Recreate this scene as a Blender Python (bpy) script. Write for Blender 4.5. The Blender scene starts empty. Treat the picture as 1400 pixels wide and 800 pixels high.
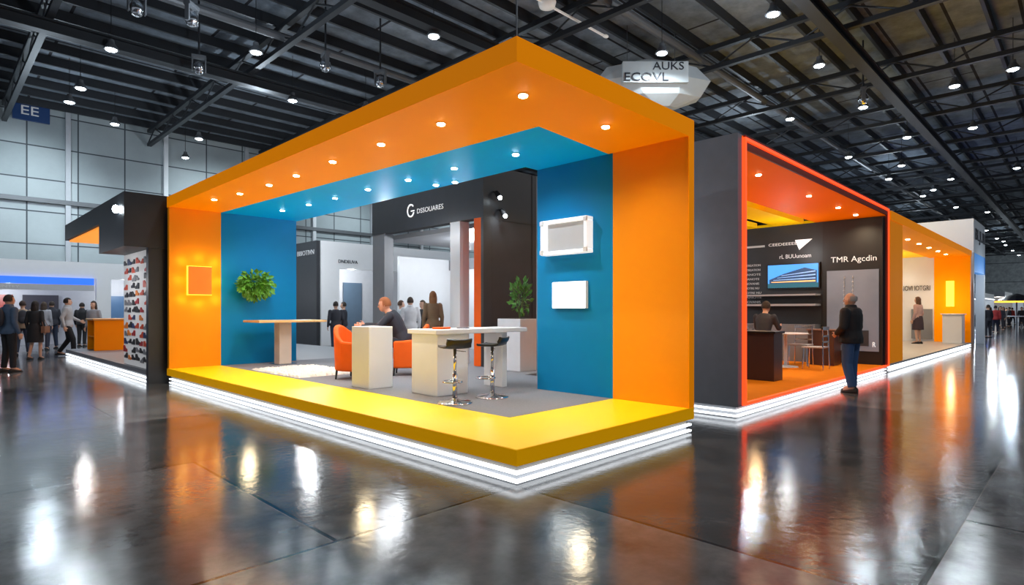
import bpy, bmesh, math, random
from mathutils import Vector, Matrix
random.seed(4)
SC=bpy.context.scene
COL=SC.collection
try:
    SC.view_settings.view_transform='Standard'
    SC.view_settings.look='None'
except Exception as e: print(e)
A=math.radians(44.69); H=1.43; FL=801.0
FV=Vector((math.cos(A),math.sin(A),0)); RV=Vector((math.sin(A),-math.cos(A),0))
OX,OY=3.419,3.327      # near corner of the main stand; (s,t) run along its two fronts
def survey(u,v,z):
    """measured place (s,t,z) of a point known to lie at height z"""
    d=FL*(H-z)/(v-425.0); p=FV*d+RV*(d*(u-700)/FL)
    return Vector((p.x-OX,p.y-OY,z))
def W(p): return Vector((OX+p[0],OY+p[1],p[2]))

# ---------------------------------------------------------------- materials
MC={}
def mat(name,col,rough=.5,metal=0,es=0,ecol=None,var=.08,scale=5,bump=0,coat=0,spec=.5):
    if name in MC: return MC[name]
    m=bpy.data.materials.new(name); m.use_nodes=True
    nt=m.node_tree; b=nt.nodes['Principled BSDF']
    tc=nt.nodes.new('ShaderNodeTexCoord'); nz=nt.nodes.new('ShaderNodeTexNoise')
    nz.inputs['Scale'].default_value=scale; nz.inputs['Detail'].default_value=4
    nt.links.new(tc.outputs['Object'],nz.inputs['Vector'])
    mx=nt.nodes.new('ShaderNodeMix'); mx.data_type='RGBA'
    mx.inputs[6].default_value=[c*(1-var) for c in col]+[1]
    mx.inputs[7].default_value=[min(1,c*(1+var)) for c in col]+[1]
    nt.links.new(nz.outputs['Fac'],mx.inputs[0]); nt.links.new(mx.outputs[2],b.inputs['Base Color'])
    b.inputs['Roughness'].default_value=rough; b.inputs['Metallic'].default_value=metal
    b.inputs['Specular IOR Level'].default_value=spec
    if coat: b.inputs['Coat Weight'].default_value=coat
    if es:
        b.inputs['Emission Color'].default_value=list(ecol or col)+[1]
        b.inputs['Emission Strength'].default_value=es
    if bump:
        bp=nt.nodes.new('ShaderNodeBump'); bp.inputs['Strength'].default_value=bump
        n2=nt.nodes.new('ShaderNodeTexNoise'); n2.inputs['Scale'].default_value=scale*20
        nt.links.new(tc.outputs['Object'],n2.inputs['Vector'])
        nt.links.new(n2.outputs['Fac'],bp.inputs['Height']); nt.links.new(bp.outputs['Normal'],b.inputs['Normal'])
    MC[name]=m; return m
def brickmat(name,c1,c2,cm,bw,rh,mortar,rough=.4,offset=0,rot=(0,0,0),rvar=0,bias=0,spec=.5,mot=(.65,1.3),nsc=1.7):
    m=bpy.data.materials.new(name); m.use_nodes=True; nt=m.node_tree; b=nt.nodes['Principled BSDF']
    tc=nt.nodes.new('ShaderNodeTexCoord'); mp=nt.nodes.new('ShaderNodeMapping'); mp.inputs['Rotation'].default_value=rot
    nt.links.new(tc.outputs['Object'],mp.inputs['Vector'])
    br=nt.nodes.new('ShaderNodeTexBrick'); br.offset=offset; br.squash=1
    br.inputs['Scale'].default_value=1; br.inputs['Brick Width'].default_value=bw; br.inputs['Row Height'].default_value=rh
    br.inputs['Mortar Size'].default_value=mortar; br.inputs['Bias'].default_value=bias
    br.inputs['Color1'].default_value=list(c1)+[1]; br.inputs['Color2'].default_value=list(c2)+[1]; br.inputs['Mortar'].default_value=list(cm)+[1]
    nt.links.new(mp.outputs['Vector'],br.inputs['Vector'])
    nz=nt.nodes.new('ShaderNodeTexNoise'); nz.inputs['Scale'].default_value=nsc; nz.inputs['Detail'].default_value=10; nz.inputs['Roughness'].default_value=.65
    nt.links.new(tc.outputs['Object'],nz.inputs['Vector'])
    mr=nt.nodes.new('ShaderNodeMapRange'); mr.inputs[1].default_value=.3; mr.inputs[2].default_value=.7; mr.inputs[3].default_value=mot[0]; mr.inputs[4].default_value=mot[1]
    nt.links.new(nz.outputs['Fac'],mr.inputs[0])
    mu=nt.nodes.new('ShaderNodeMix'); mu.data_type='RGBA'; mu.blend_type='MULTIPLY'; mu.inputs[0].default_value=1
    nt.links.new(br.outputs['Color'],mu.inputs[6]); nt.links.new(mr.outputs[0],mu.inputs[7])
    nt.links.new(mu.outputs[2],b.inputs['Base Color'])
    b.inputs['Roughness'].default_value=rough; b.inputs['Specular IOR Level'].default_value=spec
    if rvar:
        r2=nt.nodes.new('ShaderNodeMapRange'); r2.inputs[1].default_value=.35; r2.inputs[2].default_value=.65; r2.inputs[3].default_value=rough-rvar; r2.inputs[4].default_value=rough+rvar
        n3=nt.nodes.new('ShaderNodeTexNoise'); n3.inputs['Scale'].default_value=2.3; n3.inputs['Detail'].default_value=10; n3.inputs['Roughness'].default_value=.7
        nt.links.new(tc.outputs['Object'],n3.inputs['Vector'])
        nt.links.new(n3.outputs['Fac'],r2.inputs[0]); nt.links.new(r2.outputs[0],b.inputs['Roughness'])
        bp=nt.nodes.new('ShaderNodeBump'); bp.inputs['Strength'].default_value=.5; bp.inputs['Distance'].default_value=.004; bp.invert=True
        nt.links.new(br.outputs['Fac'],bp.inputs['Height'])
        n4=nt.nodes.new('ShaderNodeTexNoise'); n4.inputs['Scale'].default_value=13; n4.inputs['Detail'].default_value=8; n4.inputs['Roughness'].default_value=.6
        nt.links.new(tc.outputs['Object'],n4.inputs['Vector'])
        b2=nt.nodes.new('ShaderNodeBump'); b2.inputs['Strength'].default_value=.16; b2.inputs['Distance'].default_value=.01
        nt.links.new(n4.outputs['Fac'],b2.inputs['Height']); nt.links.new(bp.outputs['Normal'],b2.inputs['Normal']); nt.links.new(b2.outputs['Normal'],b.inputs['Normal'])
    MC[name]=m; return m

ORANGE=mat('orange_paint',(1.0,.32,.0),.55,var=.03,spec=.2)
ORANGE_C=mat('orange_glow_paint',(1.0,.32,.0),.6,var=.03,spec=.08,es=.24,ecol=(1,.27,0))  # unlit paint; emission stands in for light falling on it
ORANGE_D=mat('orange_edge_baked_light',(.85,.25,.0),.6,var=.03,spec=.06,es=.34,ecol=(1,.28,0))  # orange edge faces darkened for shade, then lifted by self-glow
YELLOW=mat('yellow_laminate',(1.0,.66,.0),.42,var=.03,spec=.3,es=.06,ecol=(1,.7,0))
YELLOW_D=mat('yellow_edge_baked_shade',(.95,.46,.0),.5,var=.03,spec=.08,es=.24,ecol=(1,.44,0))  # deck yellow darkened to amber for its shaded side, plus self-glow
BLUE=mat('blue_paint',(.0,.215,.48),.5,var=.05,spec=.2)
BLUE_C=mat('blue_glow_paint',(.0,.36,.76),.5,var=.05,spec=.12,es=.17,ecol=(0,.40,.85))  # brighter copy of the wall blue; glow imitates a lit ceiling
CARPET=mat('grey_carpet',(.20,.20,.22),.95,var=.2,scale=40,bump=.3)
WHITE=mat('white_laminate',(.74,.75,.77),.35,var=.03)
GREYW=mat('light_grey_panel',(.42,.43,.46),.5)
GREY=mat('mid_grey_panel',(.20,.21,.23),.5)
DARK=mat('charcoal_panel',(.022,.024,.03),.45,var=.2)
SLATE=mat('slate_grey_glow_panel',(.15,.165,.19),.55,var=.15,es=.012,ecol=(.8,.9,1))  # faint emission brightens the wall, which is no light source
BLACK=mat('black_plastic',(.01,.01,.012),.35)
CHROME=mat('chrome',(.7,.7,.72),.15,1)
STEEL=mat('painted_steel',(.12,.125,.135),.5,.3)
STEELD=mat('dark_painted_steel',(.030,.032,.037),.5,.3)
PLINTH=mat('grey_plinth',(.30,.31,.33),.4)
LED=mat('white_led',(1,1,1),.5,es=2.2,ecol=(.9,.95,1))
LEDW=mat('warm_led',(1,1,1),.5,es=30,ecol=(1,.80,.5))
LEDC=mat('cool_led',(1,1,1),.5,es=30,ecol=(.8,.93,1))
LEDR=mat('red_neon',(1,.1,.03),.5,es=1.7,ecol=(1,.06,.01))
LEDO=mat('orange_neon',(1,.4,.03),.5,es=3.2,ecol=(1,.42,.03))
SCREENW=mat('lit_white_screen',(1,1,1),.3,es=5,ecol=(.85,.97,1))
LITW=mat('lit_white_frame',(.9,.9,.9),.4,es=.55,ecol=(.95,.98,1))
LETTER=mat('white_letter',(.8,.8,.8),.5,es=.6,ecol=(1,1,1))
LETTERG=mat('grey_letter',(.45,.46,.48),.5,es=.1,ecol=(1,1,1))
INK=mat('dark_ink',(.02,.02,.03),.5)
GREEN=mat('leaf_green',(.12,.33,.03),.45,var=.5,scale=9)
ORFAB=mat('orange_upholstery',(.85,.12,.01),.6,var=.1,bump=.15,spec=.2)
RUGM=mat('cream_pile',(.75,.68,.60),1,var=.1,scale=60,bump=.6)
WOOD=mat('honey_wood',(.75,.42,.16),.4,var=.15,scale=3)
WINE=mat('dark_brown_laminate',(.05,.028,.028),.35)
ORCARP=mat('orange_carpet',(.85,.25,.008),.9,bump=.2,var=.08,spec=.1)

# ---------------------------------------------------------------- mesh builder
class MB:
    def __init__(s): s.bm=bmesh.new()
    def box(s,x0,x1,y0,y1,z0,z1):
        v=[s.bm.verts.new(p) for p in ((x0,y0,z0),(x1,y0,z0),(x1,y1,z0),(x0,y1,z0),(x0,y0,z1),(x1,y0,z1),(x1,y1,z1),(x0,y1,z1))]
        for f in ((3,2,1,0),(4,5,6,7),(0,1,5,4),(1,2,6,5),(2,3,7,6),(3,0,4,7)): s.bm.faces.new([v[i] for i in f])
        return s
    def prism(s,pts,z0,z1):
        a=[s.bm.verts.new((x,y,z0)) for x,y in pts]; b=[s.bm.verts.new((x,y,z1)) for x,y in pts]; n=len(pts)
        s.bm.faces.new(a[::-1]); s.bm.faces.new(b)
        for i in range(n): s.bm.faces.new((a[i],a[(i+1)%n],b[(i+1)%n],b[i]))
        return s
    def rings(s,rs,cap=True,closed=False):
        L=[[s.bm.verts.new(p) for p in r] for r in rs]; n=len(L[0])
        m=len(L)
        for k in range(m if closed else m-1):
            q=L[(k+1)%m]
            for i in range(n): s.bm.faces.new((L[k][i],L[k][(i+1)%n],q[(i+1)%n],q[i]))
        if cap and not closed: s.bm.faces.new(L[0][::-1]); s.bm.faces.new(L[-1])
        return s
    def tube(s,p0,p1,r0,r1=None,seg=10):
        r1=r0 if r1 is None else r1; p0=Vector(p0); p1=Vector(p1); d=(p1-p0).normalized()
        u=d.orthogonal().normalized(); w=d.cross(u)
        c=[(math.cos(2*math.pi*i/seg),math.sin(2*math.pi*i/seg)) for i in range(seg)]
        return s.rings([[p0+(u*a+w*b)*r0 for a,b in c],[p1+(u*a+w*b)*r1 for a,b in c]])
    def limb(s,p0,p1,r0,r1,seg=12):
        s.tube(p0,p1,r0,r1,seg); s.ell(p0,(r0,)*3,seg=seg); s.ell(p1,(r1,)*3,seg=seg); return s
    def lathe(s,prof,c=(0,0,0),seg=24,sy=1,cap=True):
        cx,cy,cz=c
        return s.rings([[(cx+r*math.cos(2*math.pi*i/seg),cy+sy*r*math.sin(2*math.pi*i/seg),cz+z) for i in range(seg)] for r,z in prof],cap)
    def ell(s,c,r,M=None,seg=14):
        c=Vector(c); mt=Matrix.Translation(c)@(M.to_4x4() if M else Matrix.Identity(4))@Matrix.Diagonal((r[0],r[1],r[2],1))
        bmesh.ops.create_uvsphere(s.bm,u_segments=seg,v_segments=max(6,seg*2//3),radius=1,matrix=mt); return s
    def torus(s,c,R,r,seg=24,n=8):
        cx,cy,cz=c
        rs=[[(cx+(R+r*math.cos(b))*math.cos(a),cy+(R+r*math.cos(b))*math.sin(a),cz+r*math.sin(b)) for b in [2*math.pi*j/n for j in range(n)]] for a in [2*math.pi*i/seg for i in range(seg)]]
        return s.rings(rs,closed=True)
    def quad(s,*p): s.bm.faces.new([s.bm.verts.new(q) for q in p]); return s
    def shift(s,v): bmesh.ops.translate(s.bm,verts=s.bm.verts,vec=Vector(v)); return s
    def mesh(s,name,m=None,smooth=False,norm=True):
        if norm: bmesh.ops.recalc_face_normals(s.bm,faces=s.bm.faces)
        me=bpy.data.meshes.new(name); s.bm.to_mesh(me); s.bm.free()
        if m: me.materials.append(m)
        if smooth: me.polygons.foreach_set('use_smooth',[True]*len(me.polygons))
        return me
def tag(o,label,cat,group=None,kind=None):
    if label: o['label']=label
    if cat: o['category']=cat
    if group: o['group']=group
    if kind: o['kind']=kind
def thing(name,label,cat,base,rz=0,group=None):
    o=bpy.data.objects.new(name,None); COL.objects.link(o); o.empty_display_size=.1
    o.location=W(base); o.rotation_euler[2]=math.radians(rz); o['st']=list(base); tag(o,label,cat,group); return o
def addbev(o,bevel):
    if bevel:
        b=o.modifiers.new('bev','BEVEL'); b.width=bevel; b.segments=2; b.limit_method='ANGLE'
def part(root,name,mb,m,label=None,local=False,smooth=False,bevel=0,norm=True,kind=None):
    if not local:
        r=root
        while r.parent: r=r.parent
        mb.shift((-r['st'][0],-r['st'][1],-r['st'][2]))
    o=bpy.data.objects.new(name,mb.mesh(name,m,smooth,norm)); COL.objects.link(o); o.parent=root
    if label: o['label']=label
    if kind: o['kind']=kind
    addbev(o,bevel); return o
def solid(name,label,cat,mb,m,base,rz=0,local=False,smooth=False,bevel=0,group=None,kind=None):
    if not local: mb.shift((-base[0],-base[1],-base[2]))
    o=bpy.data.objects.new(name,mb.mesh(name,m,smooth)); COL.objects.link(o); o.location=W(base); o.rotation_euler[2]=math.radians(rz)
    tag(o,label,cat,group,kind); addbev(o,bevel); return o
def clone(root,base,rz=None,label=None):
    n=root.copy(); COL.objects.link(n); n.location=W(base)
    if rz is not None: n.rotation_euler[2]=math.radians(rz)
    if label: n['label']=label
    def rec(a,b):
        for c in list(a.children):
            k=c.copy(); COL.objects.link(k); k.parent=b; rec(c,k)
    rec(root,n); return n
def text(root,s,c,w,h,face,m,name='lettering',ext=.006,label=None,local=False):
    """flat lettering centred on c (s,t,z); face '-Y' or '-X' = side it is read from"""
    cu=bpy.data.curves.new(name,'FONT'); cu.body=s; cu.extrude=.02; cu.resolution_u=3
    o=bpy.data.objects.new(name,cu); COL.objects.link(o); bpy.context.view_layer.update()
    dg=bpy.context.evaluated_depsgraph_get(); me=bpy.data.meshes.new_from_object(o.evaluated_get(dg))
    bpy.data.objects.remove(o); 
    xs=[v.co.x for v in me.vertices]; ys=[v.co.y for v in me.vertices]
    cx=(max(xs)+min(xs))/2; cy=(max(ys)+min(ys))/2; sx=w/(max(xs)-min(xs)); sy=h/(max(ys)-min(ys))
    for v in me.vertices: v.co=Vector(((v.co.x-cx)*sx,(v.co.y-cy)*sy,v.co.z*ext/.02))
    me.materials.clear(); me.materials.append(m)
    t=bpy.data.objects.new(name,me); COL.objects.link(t); t.parent=root
    r=root
    while r.parent: r=r.parent
    st=(0,0,0) if local else r['st']
    t.location=(c[0]-st[0],c[1]-st[1],c[2]-st[2])
    t.rotation_euler=(math.pi/2,0,0) if face=='-Y' else (math.pi/2,0,-math.pi/2)
    t['label']=label or ('lettering reading '+s); return t
def lamp(kind,p,power,col=(1,1,1),r=.05,angle=110,blend=.6,tgt=None):
    l=bpy.data.lights.new('lamp',kind); l.energy=power; l.color=col
    if kind!='AREA': l.shadow_soft_size=r
    if kind=='SPOT': l.spot_size=math.radians(angle); l.spot_blend=blend
    o=bpy.data.objects.new('lamp_or_fill_light',l); COL.objects.link(o); o.location=W(p)  # bare light: serves seen fixtures and added fill without a fixture
    if tgt is not None:
        o.rotation_euler=(W(tgt)-W(p)).to_track_quat('-Z','Y').to_euler()
    return o

# ---------------------------------------------------------------- hall
FLOOR=brickmat('polished_concrete',(.035,.037,.04),(.17,.173,.18),(.010,.010,.011),3.2,2.7,.016,.115,offset=.5,rvar=.045,spec=.36,mot=(.45,1.55),nsc=1.6)
solid('floor',None,None,MB().box(-25,125,-25,31.2,-.1,0),FLOOR,(0,0,0),kind='structure')
PANEL=brickmat('hall_cladding',(.30,.34,.355),(.40,.44,.455),(.06,.07,.08),1.9,1.5,.03,.55,rot=(math.pi/2,0,0),mot=(.88,1.1),nsc=.4,spec=.2)
solid('wall_back',None,None,MB().box(-25,125,31.07,31.3,0,11),PANEL,(0,0,0),kind='structure')
PANEL2=brickmat('hall_end_cladding',(.30,.33,.35),(.36,.39,.41),(.06,.07,.08),3,3,.05,.5,rot=(math.pi/2,0,math.pi/2))
solid('wall_end',None,None,MB().box(118,118.3,-25,31,0,11),PANEL2,(0,0,0),kind='structure')
ROOF=brickmat('roof_sheeting',(.145,.17,.20),(.24,.275,.315),(.03,.03,.034),7.5,1.75,.05,.8,offset=.5,spec=.1)
solid('ceiling',None,None,MB().box(-25,125,-25,31.3,11,11.15),ROOF,(0,0,0),kind='structure')
for i in range(26):
    x=-15+i*4.1
    solid('trim_%d'%(i+1),None,None,MB().box(x,x+.2,30.9,31.07,0,11),WHITE if i%2 else GREYW,(x,31,0),kind='structure')
solid('trim_40',None,None,MB().box(-25,125,30.85,31.07,6.4,6.6),STEEL,(0,31,6.4),kind='structure')
pm=None
for i in range(34):
    t=-19+i*1.5
    if pm is None:
        pm=solid('roof_purlin','dark steel roof purlin under the hall roof','beam',MB().box(-25,118,-.05,.05,10.66,10.99),STEELD,(0,0,10.66),group='roof purlins')
        pm.location=W((0,t,10.66))
    else:
        o=pm.copy(); COL.objects.link(o); o.location=W((0,t,10.66))
tr=None
for i in range(23):
    s=-12+i*5.6
    if tr is None:
        b=MB(); b.box(-.09,.09,-22,30.8,9.80,9.95); b.box(-.09,.09,-22,30.8,10.48,10.64)
        y=-22.0
        while y<29:
            b.tube((0,y,9.9),(0,y+1.4,10.5),.03,seg=6); b.tube((0,y+1.4,10.5),(0,y+2.8,9.9),.03,seg=6); y+=2.8
        tr=solid('roof_truss','dark steel lattice truss spanning the hall roof','truss',b,STEELD,(0,0,9.8),group='roof trusses'); tr.location=W((s,0,9.8))
    else:
        o=tr.copy(); COL.objects.link(o); o.location=W((s,0,9.8))
for i,t in enumerate((-6,2,10,18)):
    b=MB(); b.box(-20,117,t-.17,t+.17,9.42,9.47); b.box(-20,117,t-.03,t+.03,9.47,9.74); b.box(-20,117,t-.17,t+.17,9.74,9.79)
    solid('roof_girder','long dark steel girder under the hall roof','beam',b,STEELD,(0,t,9.42),group='roof girders')
for i,t in enumerate((6.4,15.1,20.0)):
    solid('ventilation_duct','grey round ventilation duct under the roof','duct',MB().tube((-20,t,10.2),(117,t,10.2),.13,seg=12),STEEL,(0,t,10.07),group='roof ducts',smooth=False)
hb=thing('high_bay_lamp','domed high-bay lamp hanging from the hall roof','lamp',(0,0,0),group='high-bay lamps')
part(hb,'lamp_housing',MB().lathe([(.03,.32),(.08,.30),(.09,.2),(.20,.03),(.20,0),(.185,0)],seg=20),STEEL,local=True)
part(hb,'lamp_lens',MB().lathe([(.15,.0),(.14,-.02),(.07,-.05)],seg=20),LEDC,local=True,label='glowing cool white lens')
part(hb,'cord',MB().tube((0,0,.3),(0,0,1.69),.01,seg=6),BLACK,local=True)
spots=[(350,72),(152,68),(593,50),(1057,20),(905,73),(110,121),(95,140),(400,138),(272,190),(157,170),(1305,118),(1180,147),(1080,163),(1240,188),(1160,215),(1330,175),(1215,245),(1300,245),(1350,290),(1262,268),(1385,95),(1120,90),(500,150),(1372,330),(1390,230),(220,235)]
first=True; hbp=[]
for k,(u,v) in enumerate(spots):
    p=survey(u,v,9.3)
    if p[1]>29.8: p[1]=29.8
    hbp.append(p)
for i in range(9):
    for j in range(3): hbp.append(Vector((34+i*9,4+j*9,9.3)))
for i in range(6): hbp.append(Vector((48+i*10,-3.5,9.3)))
for k,p in enumerate(hbp):
    if first: hb.location=W(p); hb['st']=list(p); first=False
    else: clone(hb,p)
    if k<18: lamp('SPOT',(p[0],p[1],9.22),480,(.82,.93,1),.08,165,.5)
for p in ((2,-6,9.2),(-8,8,9.2),(20,-8,9.2)): lamp('SPOT',p,850,(.85,.93,1),.1,165,.5)
for p in ((6,20,8.2),(0,26,7.6),(16,16,8.2),(24,8,8.2),(40,6,8.4),(30,20,8.2),(12,3,8.2),(2,12,8.2),(60,8,8),(85,4,8)): lamp('POINT',p,260,(.74,.88,1),.06)  # the points are added fill to lighten the roof, no fixtures
lamp('POINT',(100,-4,6),2200,(.85,.95,1),.1)  # added light without a fixture, brightens the far end wall
for x in (0,8,16,26): lamp('SPOT',(x,26.5,9.0),900,(.78,.93,1),.1,95,.9,tgt=(x,31,5.8))
sh=thing('stage_light','glossy dark moving-head stage light under the roof','stage light',(0,0,0),group='stage lights')
part(sh,'yoke',MB().box(-.2,-.16,-.06,.06,0,.42).box(.16,.2,-.06,.06,0,.42).box(-.2,.2,-.09,.09,.4,.5),STEEL,local=True,bevel=.01)
part(sh,'head',MB().ell((0,0,.12),(.155,.17,.2)),CHROME,local=True,smooth=True)
part(sh,'lens',MB().lathe([(.12,-.02),(.11,-.05),(.05,-.08)],seg=16),CHROME,local=True)
part(sh,'mounting_pole',MB().tube((0,0,.5),(0,0,2.19),.03,seg=8),STEELD,local=True)
for k,(u,v) in enumerate([(187,18),(262,32),(445,95),(520,117),(272,98),(1180,140)]):
    p=survey(u,v,8.8)
    if k==0: sh.location=W(p)
    else: clone(sh,p,k*40)
solid('suspension_cable','thin steel cable holding up the orange canopy','cable',MB().tube((0,0,0),(0,0,7.3),.008,seg=6),STEEL,(.03,.03,3.663),local=True)
a=survey(748,6,10.1); bq=survey(828,50,10.1); dv=(bq-a); L=dv.length; ang=math.degrees(math.atan2(dv.y,dv.x))
FANW=mat('white_fan_glow_enamel',(.85,.83,.8),.4,es=.12,ecol=(1,.97,.9))  # emission only brightens the enamel; the fan gives no light
fan=thing('ceiling_fan','white ceiling fan with long thin blades','fan',a,rz=ang)
part(fan,'motor_hub',MB().lathe([(.05,.28),(.2,.2),(.26,.06),(.22,-.08),(.08,-.14)],seg=20),FANW,local=True,smooth=True)
part(fan,'downrod',MB().tube((0,0,.2),(0,0,.89),.03),STEEL,local=True)
for sg in (1,-1):
    part(fan,'blade',MB().box(min(.2*sg,L*sg),max(.2*sg,L*sg),-.035,.035,-.02,.02).ell((L*sg,0,.01),(.12,.08,.05)),FANW,local=True)
c=survey(890,112,9.1)
SHADE=mat('shaded_fabric',(.42,.45,.46),.7,es=.05,ecol=(.8,.9,1))  # white fabric greyed, so its shade is in the base colour
air=thing('hanging_sign','white faceted inflatable sign, shade painted in grey, with dark lettering','sign',c,rz=math.degrees(A)-90)
def hexr(rx,ry,z,dx=0): return [(dx+rx*math.cos(q),ry*math.sin(q),z) for q in [math.pi*(i/4)+math.pi/8 for i in range(8)]]
part(air,'sign_body',MB().rings([hexr(.5,.3,-.9,.35),hexr(1.5,.65,-.60,.2),hexr(2.05,.85,-.1,0),hexr(1.6,.82,.36,-.05),hexr(.45,.25,.66,-.1)]),SHADE,local=True)
text(air,'ECOVL',(-.35,-.86,-.17),1.4,.26,'-Y',INK,ext=.03,local=True)
text(air,'AUKS',(.35,-.85,.18),1.0,.25,'-Y',INK,ext=.03,local=True)
part(air,'banner',MB().box(-1.1,1.0,-.85,-.70,-.34,.33),SHADE,local=True)
part(air,'hanging_wire',MB().tube((-.8,0,.3),(-.8,0,1.89),.01,seg=6),STEEL,local=True); part(air,'hanging_wire',MB().tube((.8,0,.2),(.8,0,1.89),.01,seg=6),STEEL,local=True)
d=(30.7+OY)/(FV.y+RV.y*((43-700)/FL)); q=FV*d+RV*d*((43-700)/FL); sx=q.x-OX; sz=H+(425-152)/FL*d
sg=thing('bay_sign','dark blue rectangular bay sign with white letters','sign',(sx,30.7,sz-.45))
part(sg,'sign_panel',MB().box(sx-.66,sx+.66,30.7,30.8,sz-.45,sz+.45),mat('navy_sign',(.01,.03,.09),.4,es=.06,ecol=(.02,.1,.4)),bevel=.01)
text(sg,'EE',(sx-.05,30.68,sz),.62,.40,'-Y',LETTERG,ext=.01)

# ---------------------------------------------------------------- main stand
main=thing('exhibition_stand','large orange and blue frame exhibition stand with yellow deck','exhibition booth',(0,0,0))
part(main,'plinth',MB().prism([(.05,.05),(2.9,.05),(2.9,2.36),(4.0,2.36),(4.0,3.8),(8.45,3.8),(8.45,9.5),(.05,9.5)],0,.165),PLINTH,label='pale grey plinth')
for z in (.015,.085):
    part(main,'led_strip',MB().box(.01,.05,.01,9.5,z,z+.022).box(.05,2.95,.01,.05,z,z+.022),LED,label='glowing white light strip')
part(main,'deck_border',MB().prism([(0,0),(2.97,0),(2.97,1.05),(.97,1.05),(.97,9.56),(0,9.56)],.17,.30),YELLOW,label='bright yellow glossy deck border')
part(main,'deck_edge',MB().box(-.012,-.001,-.012,9.56,.165,.298).box(-.001,2.97,-.012,-.001,.165,.298),YELLOW_D,label='yellow deck edge, painted amber as if shaded')
part(main,'carpet',MB().prism([(.97,1.05),(2.97,1.05),(2.97,2.36),(4.1,2.36),(4.1,3.8),(8.5,3.8),(8.5,9.56),(.97,9.56)],.17,.302),CARPET,label='grey carpeted floor')
part(main,'side_wall',MB().box(0,.957,9.46,9.56,.303,3.459),ORANGE,label='orange end wall panel')
part(main,'side_wall',MB().box(.957,2.57,9.46,9.56,.303,3.459),BLUE,label='blue end wall panel')
part(main,'side_wall',MB().box(2.85,2.97,0,1.05,.301,3.459),ORANGE,label='orange end wall panel')
part(main,'side_wall',MB().box(2.85,2.97,1.05,2.36,.303,3.459),BLUE,label='blue end wall panel')
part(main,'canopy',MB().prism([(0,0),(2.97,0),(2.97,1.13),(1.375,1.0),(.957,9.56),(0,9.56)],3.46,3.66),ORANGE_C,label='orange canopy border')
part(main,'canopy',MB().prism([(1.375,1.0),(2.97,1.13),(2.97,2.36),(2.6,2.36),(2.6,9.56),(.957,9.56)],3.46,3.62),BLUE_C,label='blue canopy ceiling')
part(main,'canopy_fascia',MB().box(-.012,-.001,-.012,9.56,3.455,3.662).box(-.001,2.97,-.012,-.001,3.455,3.662),ORANGE_D,label='orange canopy edge with light and shade painted in')
part(main,'wall_edge',MB().box(2.85,2.97,-.012,-.002,.301,3.454),ORANGE_D,label='orange front edge of the wall, shading painted in'); 
ol=[(715,129),(603,168),(521,196),(455,220),(405,239),(368,252),(328,264),(293,272),(828,172)]
bl=[(705,210),(621,229),(558,245),(503,258),(458,270),(422,279),(386,287),(622,248),(596,252)]
for k,(u,v) in enumerate(ol+bl):
    p=survey(u,v,3.46); warm=k<len(ol)
    if p[1]>9.3: p[1]=9.3
    dl=part(main,'downlight',MB().lathe([(.055,0),(.055,-.012),(.042,-.014)],(p[0],p[1],3.459),seg=16),CHROME,label='recessed round downlight')
    part(dl,'lens',MB().lathe([(.045,0),(.04,-.012)],(p[0],p[1],3.446),seg=16),LEDW if warm else LEDC,label='glowing lens')
    lamp('SPOT',(p[0],p[1],3.41),62 if warm else 58,(1,.83,.6) if warm else (.85,.95,1),.04,150,.8)
lamp('POINT',(.55,3.2,1.2),12,(1,.8,.5),.1); lamp('POINT',(.5,6.8,1.2),12,(1,.8,.5),.1); lamp('POINT',(1.6,.6,1.2),12,(1,.8,.5),.1)  # added warm fill imitating bounce from the deck, no fixtures
lamp('POINT',(2.0,4.6,1.9),16,(.9,.95,1),.1); lamp('POINT',(2.0,7.6,1.9),16,(.9,.95,1),.1)  # added cool fill inside the stand, no fixtures
gb=thing('light_box','square orange wall light with glowing edges','wall light',(.53,9.44,1.74))
part(gb,'glow_frame',MB().box(.31,.76,9.40,9.459,1.745,2.325),LEDO,label='glowing orange rim')
part(gb,'panel',MB().box(.32,.75,9.37,9.399,1.755,2.315),mat('lit_orange_panel',(.85,.17,.0),.5,es=.28,ecol=(1,.19,0)))
for dx,dz in ((-.40,0),(.40,0),(0,.47),(0,-.47),(-.34,.38),(.34,.38),(-.34,-.38),(.34,-.38)): lamp('POINT',(.53+dx*.9,9.34,2.035+dz),1.0,(1,.62,.12),.03)
wu=thing('wall_display','white lit-framed display box mounted on the blue wall','display',(2.85,1.76,2.2))
part(wu,'frame',MB().box(2.70,2.849,1.36,2.17,2.20,2.25).box(2.70,2.849,1.36,2.17,2.63,2.68).box(2.70,2.849,1.36,1.41,2.25,2.63).box(2.70,2.849,2.08,2.17,2.25,2.63),LITW,bevel=.01)
part(wu,'screen',MB().box(2.76,2.80,1.41,2.08,2.25,2.63),mat('pale_silver_screen',(.42,.43,.45),.25,es=.10,ecol=(1,1,1)))
for (y,z) in((1.38,2.24),(2.14,2.24),(1.38,2.64),(2.14,2.64)):
    part(wu,'corner_bracket',MB().box(2.685,2.71,y-.03,y+.03,z-.03,z+.03),WHITE,bevel=.004)
ws=thing('wall_screen','bright white lit screen on the blue wall','screen',(2.85,1.73,1.47))
part(ws,'bezel',MB().box(2.79,2.849,1.44,2.02,1.46,1.83),WHITE,bevel=.008)
part(ws,'screen',MB().box(2.775,2.79,1.45,2.01,1.47,1.82),SCREENW)
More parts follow.
